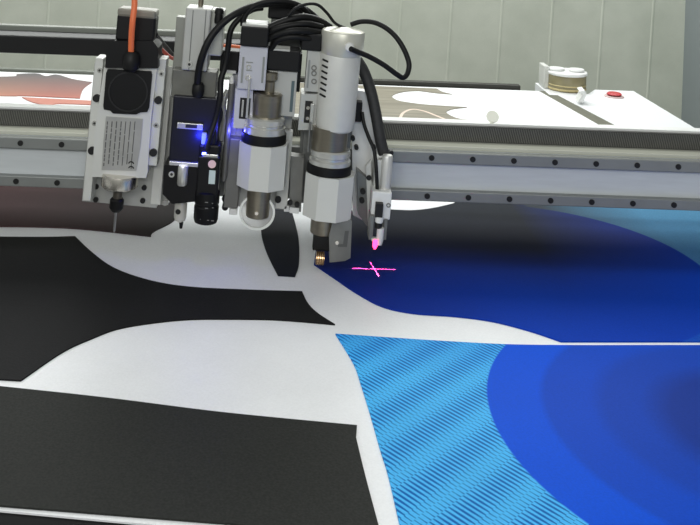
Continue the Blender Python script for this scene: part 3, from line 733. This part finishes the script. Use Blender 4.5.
cable([(288,16,1.35),(296,8,1.35),(308,4,1.352),(318,5,1.354),(327,13,1.358),(335,23,1.365),(345,28,1.39)], .0022, 'thin_cable', M['rubber'], 'thin black wire arching above the bundle to the knife head cap')
cable([(351,24.5,1.385),(362,21.5,1.38),(376,23,1.37),(390,31,1.36),(401,44,1.35),(408.5,61,1.345),(408,72,1.34),(403.5,77.5,1.335),(397,74.5,1.33),(384,65,1.325),(370,57,1.322),(358,52,1.318),(350.5,48.8,1.311)], .0037, 'power_cable', M['rubber'], 'black cable looping out right from the knife head cap')
cable([(357,60,1.40),(364,72,1.395),(371,92,1.39),(376,115,1.385),(380,138,1.38),(384,154,1.38)], .0082, 'flexible_hose', M['hose'], 'thick dark grey hose running down to the laser pointer', 'hose')
cable([(362,112,1.385),(364,124,1.38),(369,138,1.375),(374,150,1.368),(376,166,1.36),(377,184,1.358),(378,202,1.36)], .0026, 'thin_cable', M['rubber'], 'thin black cable running down the white side plate to the laser pointer')
# pale hoses between heads 2 and 3
for (pp, rd, lb) in [
    ([(220,82,1.40),(214,96,1.395),(221,112,1.39),(217,132,1.39),(219,160,1.40)], .003, 'thin dark hose hanging left of the grey gas spring'),
    ([(228,90,1.40),(223,104,1.395),(225,120,1.395),(222,140,1.40)], .0042, 'milky translucent hose behind the grey gas spring')]:
    cable(pp, rd, 'air_hose', M['hose'] if 'dark' in lb else mat('milky_hose', S(196,198,190), .3), lb, 'hose')
f = Fr(227, 178, 1.372, .05)
r = root('gas_spring', f, 'slim grey gas spring standing between the dark head and the wheel head', 'spring')
b = B(f); b.lathe([(84,3.1),(178,3.1),(182,2)], 228, 130, 1.372); b.make('spring_tube', M['mid'], r)
b = B(f); b.lathe([(76,.8),(78,2),(81,2.4),(85,2.4)], 231.5, 81, 1.372); b.make('spring_tip', M['white'], r)
b = B(f); b.box(220, 51, 239, 73, 1.385, .03, .002); b.make('black_mount', M['black'], r)
b = B(f); b.box(226.5, 70.5, 236, 73.5, 1.382, .004, .0005); b.make('white_tab', M['white'], r)

# sliding block that carries all the heads on the rails
f = Fr(262, 205, YG, .0)
b = B(f); b.box(84, 148, 378, 196, YG-.0125-.0, .0005+.0)
b.bm.free()
r = bpy.data.objects.new('tool_carriage', None); link(r); r.location = (W(235,180,1.43).x, 1.425, zR2b); tag(r, 'long grey carriage plate riding on the gantry rails behind the tool heads', 'carriage')
xa, xb = W(94,150,1.43).x, W(376,150,1.43).x
LO = Vector(r.location)
b = B(); b.raw(((xa+xb)/2, 1.4275+.0001, (zR2b+zR1t)/2), (xb-xa, .0125-.004, zR1t-zR2b+.004), .001)
o = b.make('carriage_plate', M['plate_dark'], r); o.location = -LO
for xc in (110, 190, 262, 325):
    b = B(); b.raw((W(xc,150,1.44).x+.0, 1.436, (zR1b+zR2t)/2), (.05, .008, (zR1b-zR2t)*.9), .001); o = b.make('slider_block', M['mid'], r); o.location = -LO

# ------------------------------------------------------------------ things on the far right corner
zt = .012
Yt = YB+.03
f = Fr(566, 96, Yt, 0); f.O = Vector((f.O.x, f.O.y, .002))
r = root('tape_tub', f, 'squat tub of tan tape with white lid on the far corner of the table', 'tub')
class Fz(Fr): pass
bx = W(567, 80, Yt).x
def cyl(bb, r0, z0, z1, seg=40, bev=.002, cx=0, cy=0):
    t = bmesh.new(); n = seg; rings = []
    for z, rr in ((z0, r0-bev), (z0+bev, r0), (z1-bev, r0), (z1, r0-bev)):
        rings.append([t.verts.new((cx+rr*math.cos(2*PI*i/n), cy+rr*math.sin(2*PI*i/n), z)) for i in range(n)])
    for a, c_ in zip(rings, rings[1:]):
        for i in range(n): fc = t.faces.new((a[i], a[(i+1)%n], c_[(i+1)%n], c_[i])); fc.smooth = True
    t.faces.new(rings[0][::-1]); t.faces.new(rings[-1])
    for e in t.edges:
        if e.calc_face_angle(0) > 1.0: e.smooth = False
    return bb._add(t)
k = Yt/F_PX; Rt_ = 18.5*k; r.location = (bx, Yt, .002)
hT = 15*k
b = cyl(B(), Rt_, 0, hT); b.make('tub_body', M['tubglass'], r)
b = cyl(B(), Rt_*1.02, hT*.30, hT*.42); cyl(b, Rt_*1.02, hT*.02, hT*.2); b.make('tape_band', M['tape'], r)
b = cyl(B(), Rt_*1.06, hT, hT+3*k); b.make('lid', M['white'], r)
b = cyl(B(), 8*k, hT+3*k, hT+5.5*k, cx=-10*k, cy=.01); cyl(b, 8*k, hT+3*k, hT+5.5*k, cx=9*k); b.make('lid_bump', M['white'], r)
# white plate behind the tub
b = B(); b.raw((0,0,11*k), (5*k, .06, 22*k), .002); o = b.make('corner_plate', M['body']); o.location = (W(546.5,80,Yt).x, Yt+.03, .002); tag(o, 'upright pale plate directly left of the tape tub', 'plate')
b = B(); P = [Vector(p) for p in ((0,0,0),(.012,0,.0),(.022,0,.022),(.016,0,.032),(.004,0,.028),(.01,0,.02))]
b.ext(P, Vector((.006,.05,0))); o = b.make('bent_bracket', M['white']); pb_ = T(578, 105); o.location = (pb_.x+.0, pb_.y, .0065); tag(o, 'small bent white bracket in front of the tape tub', 'bracket')
pe = T(614, 97.5, .012)
r = bpy.data.objects.new('emergency_stop_button', None); link(r); r.location = (pe.x, pe.y, .012); tag(r, 'red emergency stop button on the white side frame, far right corner', 'button')
k = pe.y/F_PX
b = cyl(B(), 9.5*k, 0, 2*k, bev=.001); b.make('button_base', M['red'] if False else mat('button_base_pale', S(214,190,188), .5), r)
b = cyl(B(), 7.5*k, 2*k, 5*k, bev=.004); b.make('button_cap', M['red'], r)

# ------------------------------------------------------------------ light
w = bpy.data.worlds.new('room_light'); bpy.context.scene.world = w; w.use_nodes = True
w.node_tree.nodes['Background'].inputs[0].default_value = (.96,1,.97,1); w.node_tree.nodes['Background'].inputs[1].default_value = .30
def area(name, loc, target, sx_, sy_, e, col=(1,1,1)):
    l = bpy.data.lights.new(name, 'AREA'); l.shape = 'RECTANGLE'; l.size = sx_; l.size_y = sy_; l.energy = e; l.color = col
    o = bpy.data.objects.new(name, l); o.location = loc; o.rotation_euler = (Vector(target)-Vector(loc)).to_track_quat('-Z', 'Y').to_euler(); link(o); return o
area('front_fill', (-.2, -1.3, 1.25), (-.1, 1.4, .1), 1.6, .6, 27, (1,1,.98))  # added low fill lamp in front, brightens the upright faces of the heads
area('ceiling_lamp_rear', (-.1, 2.2, 2.2), (0, 1.7, 0), 1.8, .5, 19, (.98,1,.95))
area('left_fill', (-1.9, -.6, 1.3), (0, 1.4, .1), 1.2, 1.2, 8, (.95,.99,1))  # added fill lamp from the camera side, lifts the beam face

area('rear_fill', (0, 3.1, 1.15), (0, 1.2, 0), 2.6, .8, 35, (.98,1,1))  # added low rear lamp, unseen, so the gantry shades the sheet before it

# ------------------------------------------------------------------ camera
cam = bpy.data.cameras.new('camera'); co = bpy.data.objects.new('camera', cam); link(co)
cam.sensor_width = 36; cam.lens = F_PX/700*36; cam.shift_x = (350-PX)/700; cam.shift_y = -(262.5-PY)/700
co.location = (0, 0, H); co.rotation_euler = (Matrix.Rotation(PI/2, 3, 'X') @ Matrix.Rotation(ROLL, 3, 'Z')).to_euler()
# the shift is expressed in the rolled image frame
cam.clip_start = .02
bpy.context.scene.camera = co
vs = bpy.context.scene.view_settings; vs.view_transform = 'Standard'; vs.look = 'None'; vs.exposure = 0; vs.gamma = 1; vs.use_curve_mapping = False
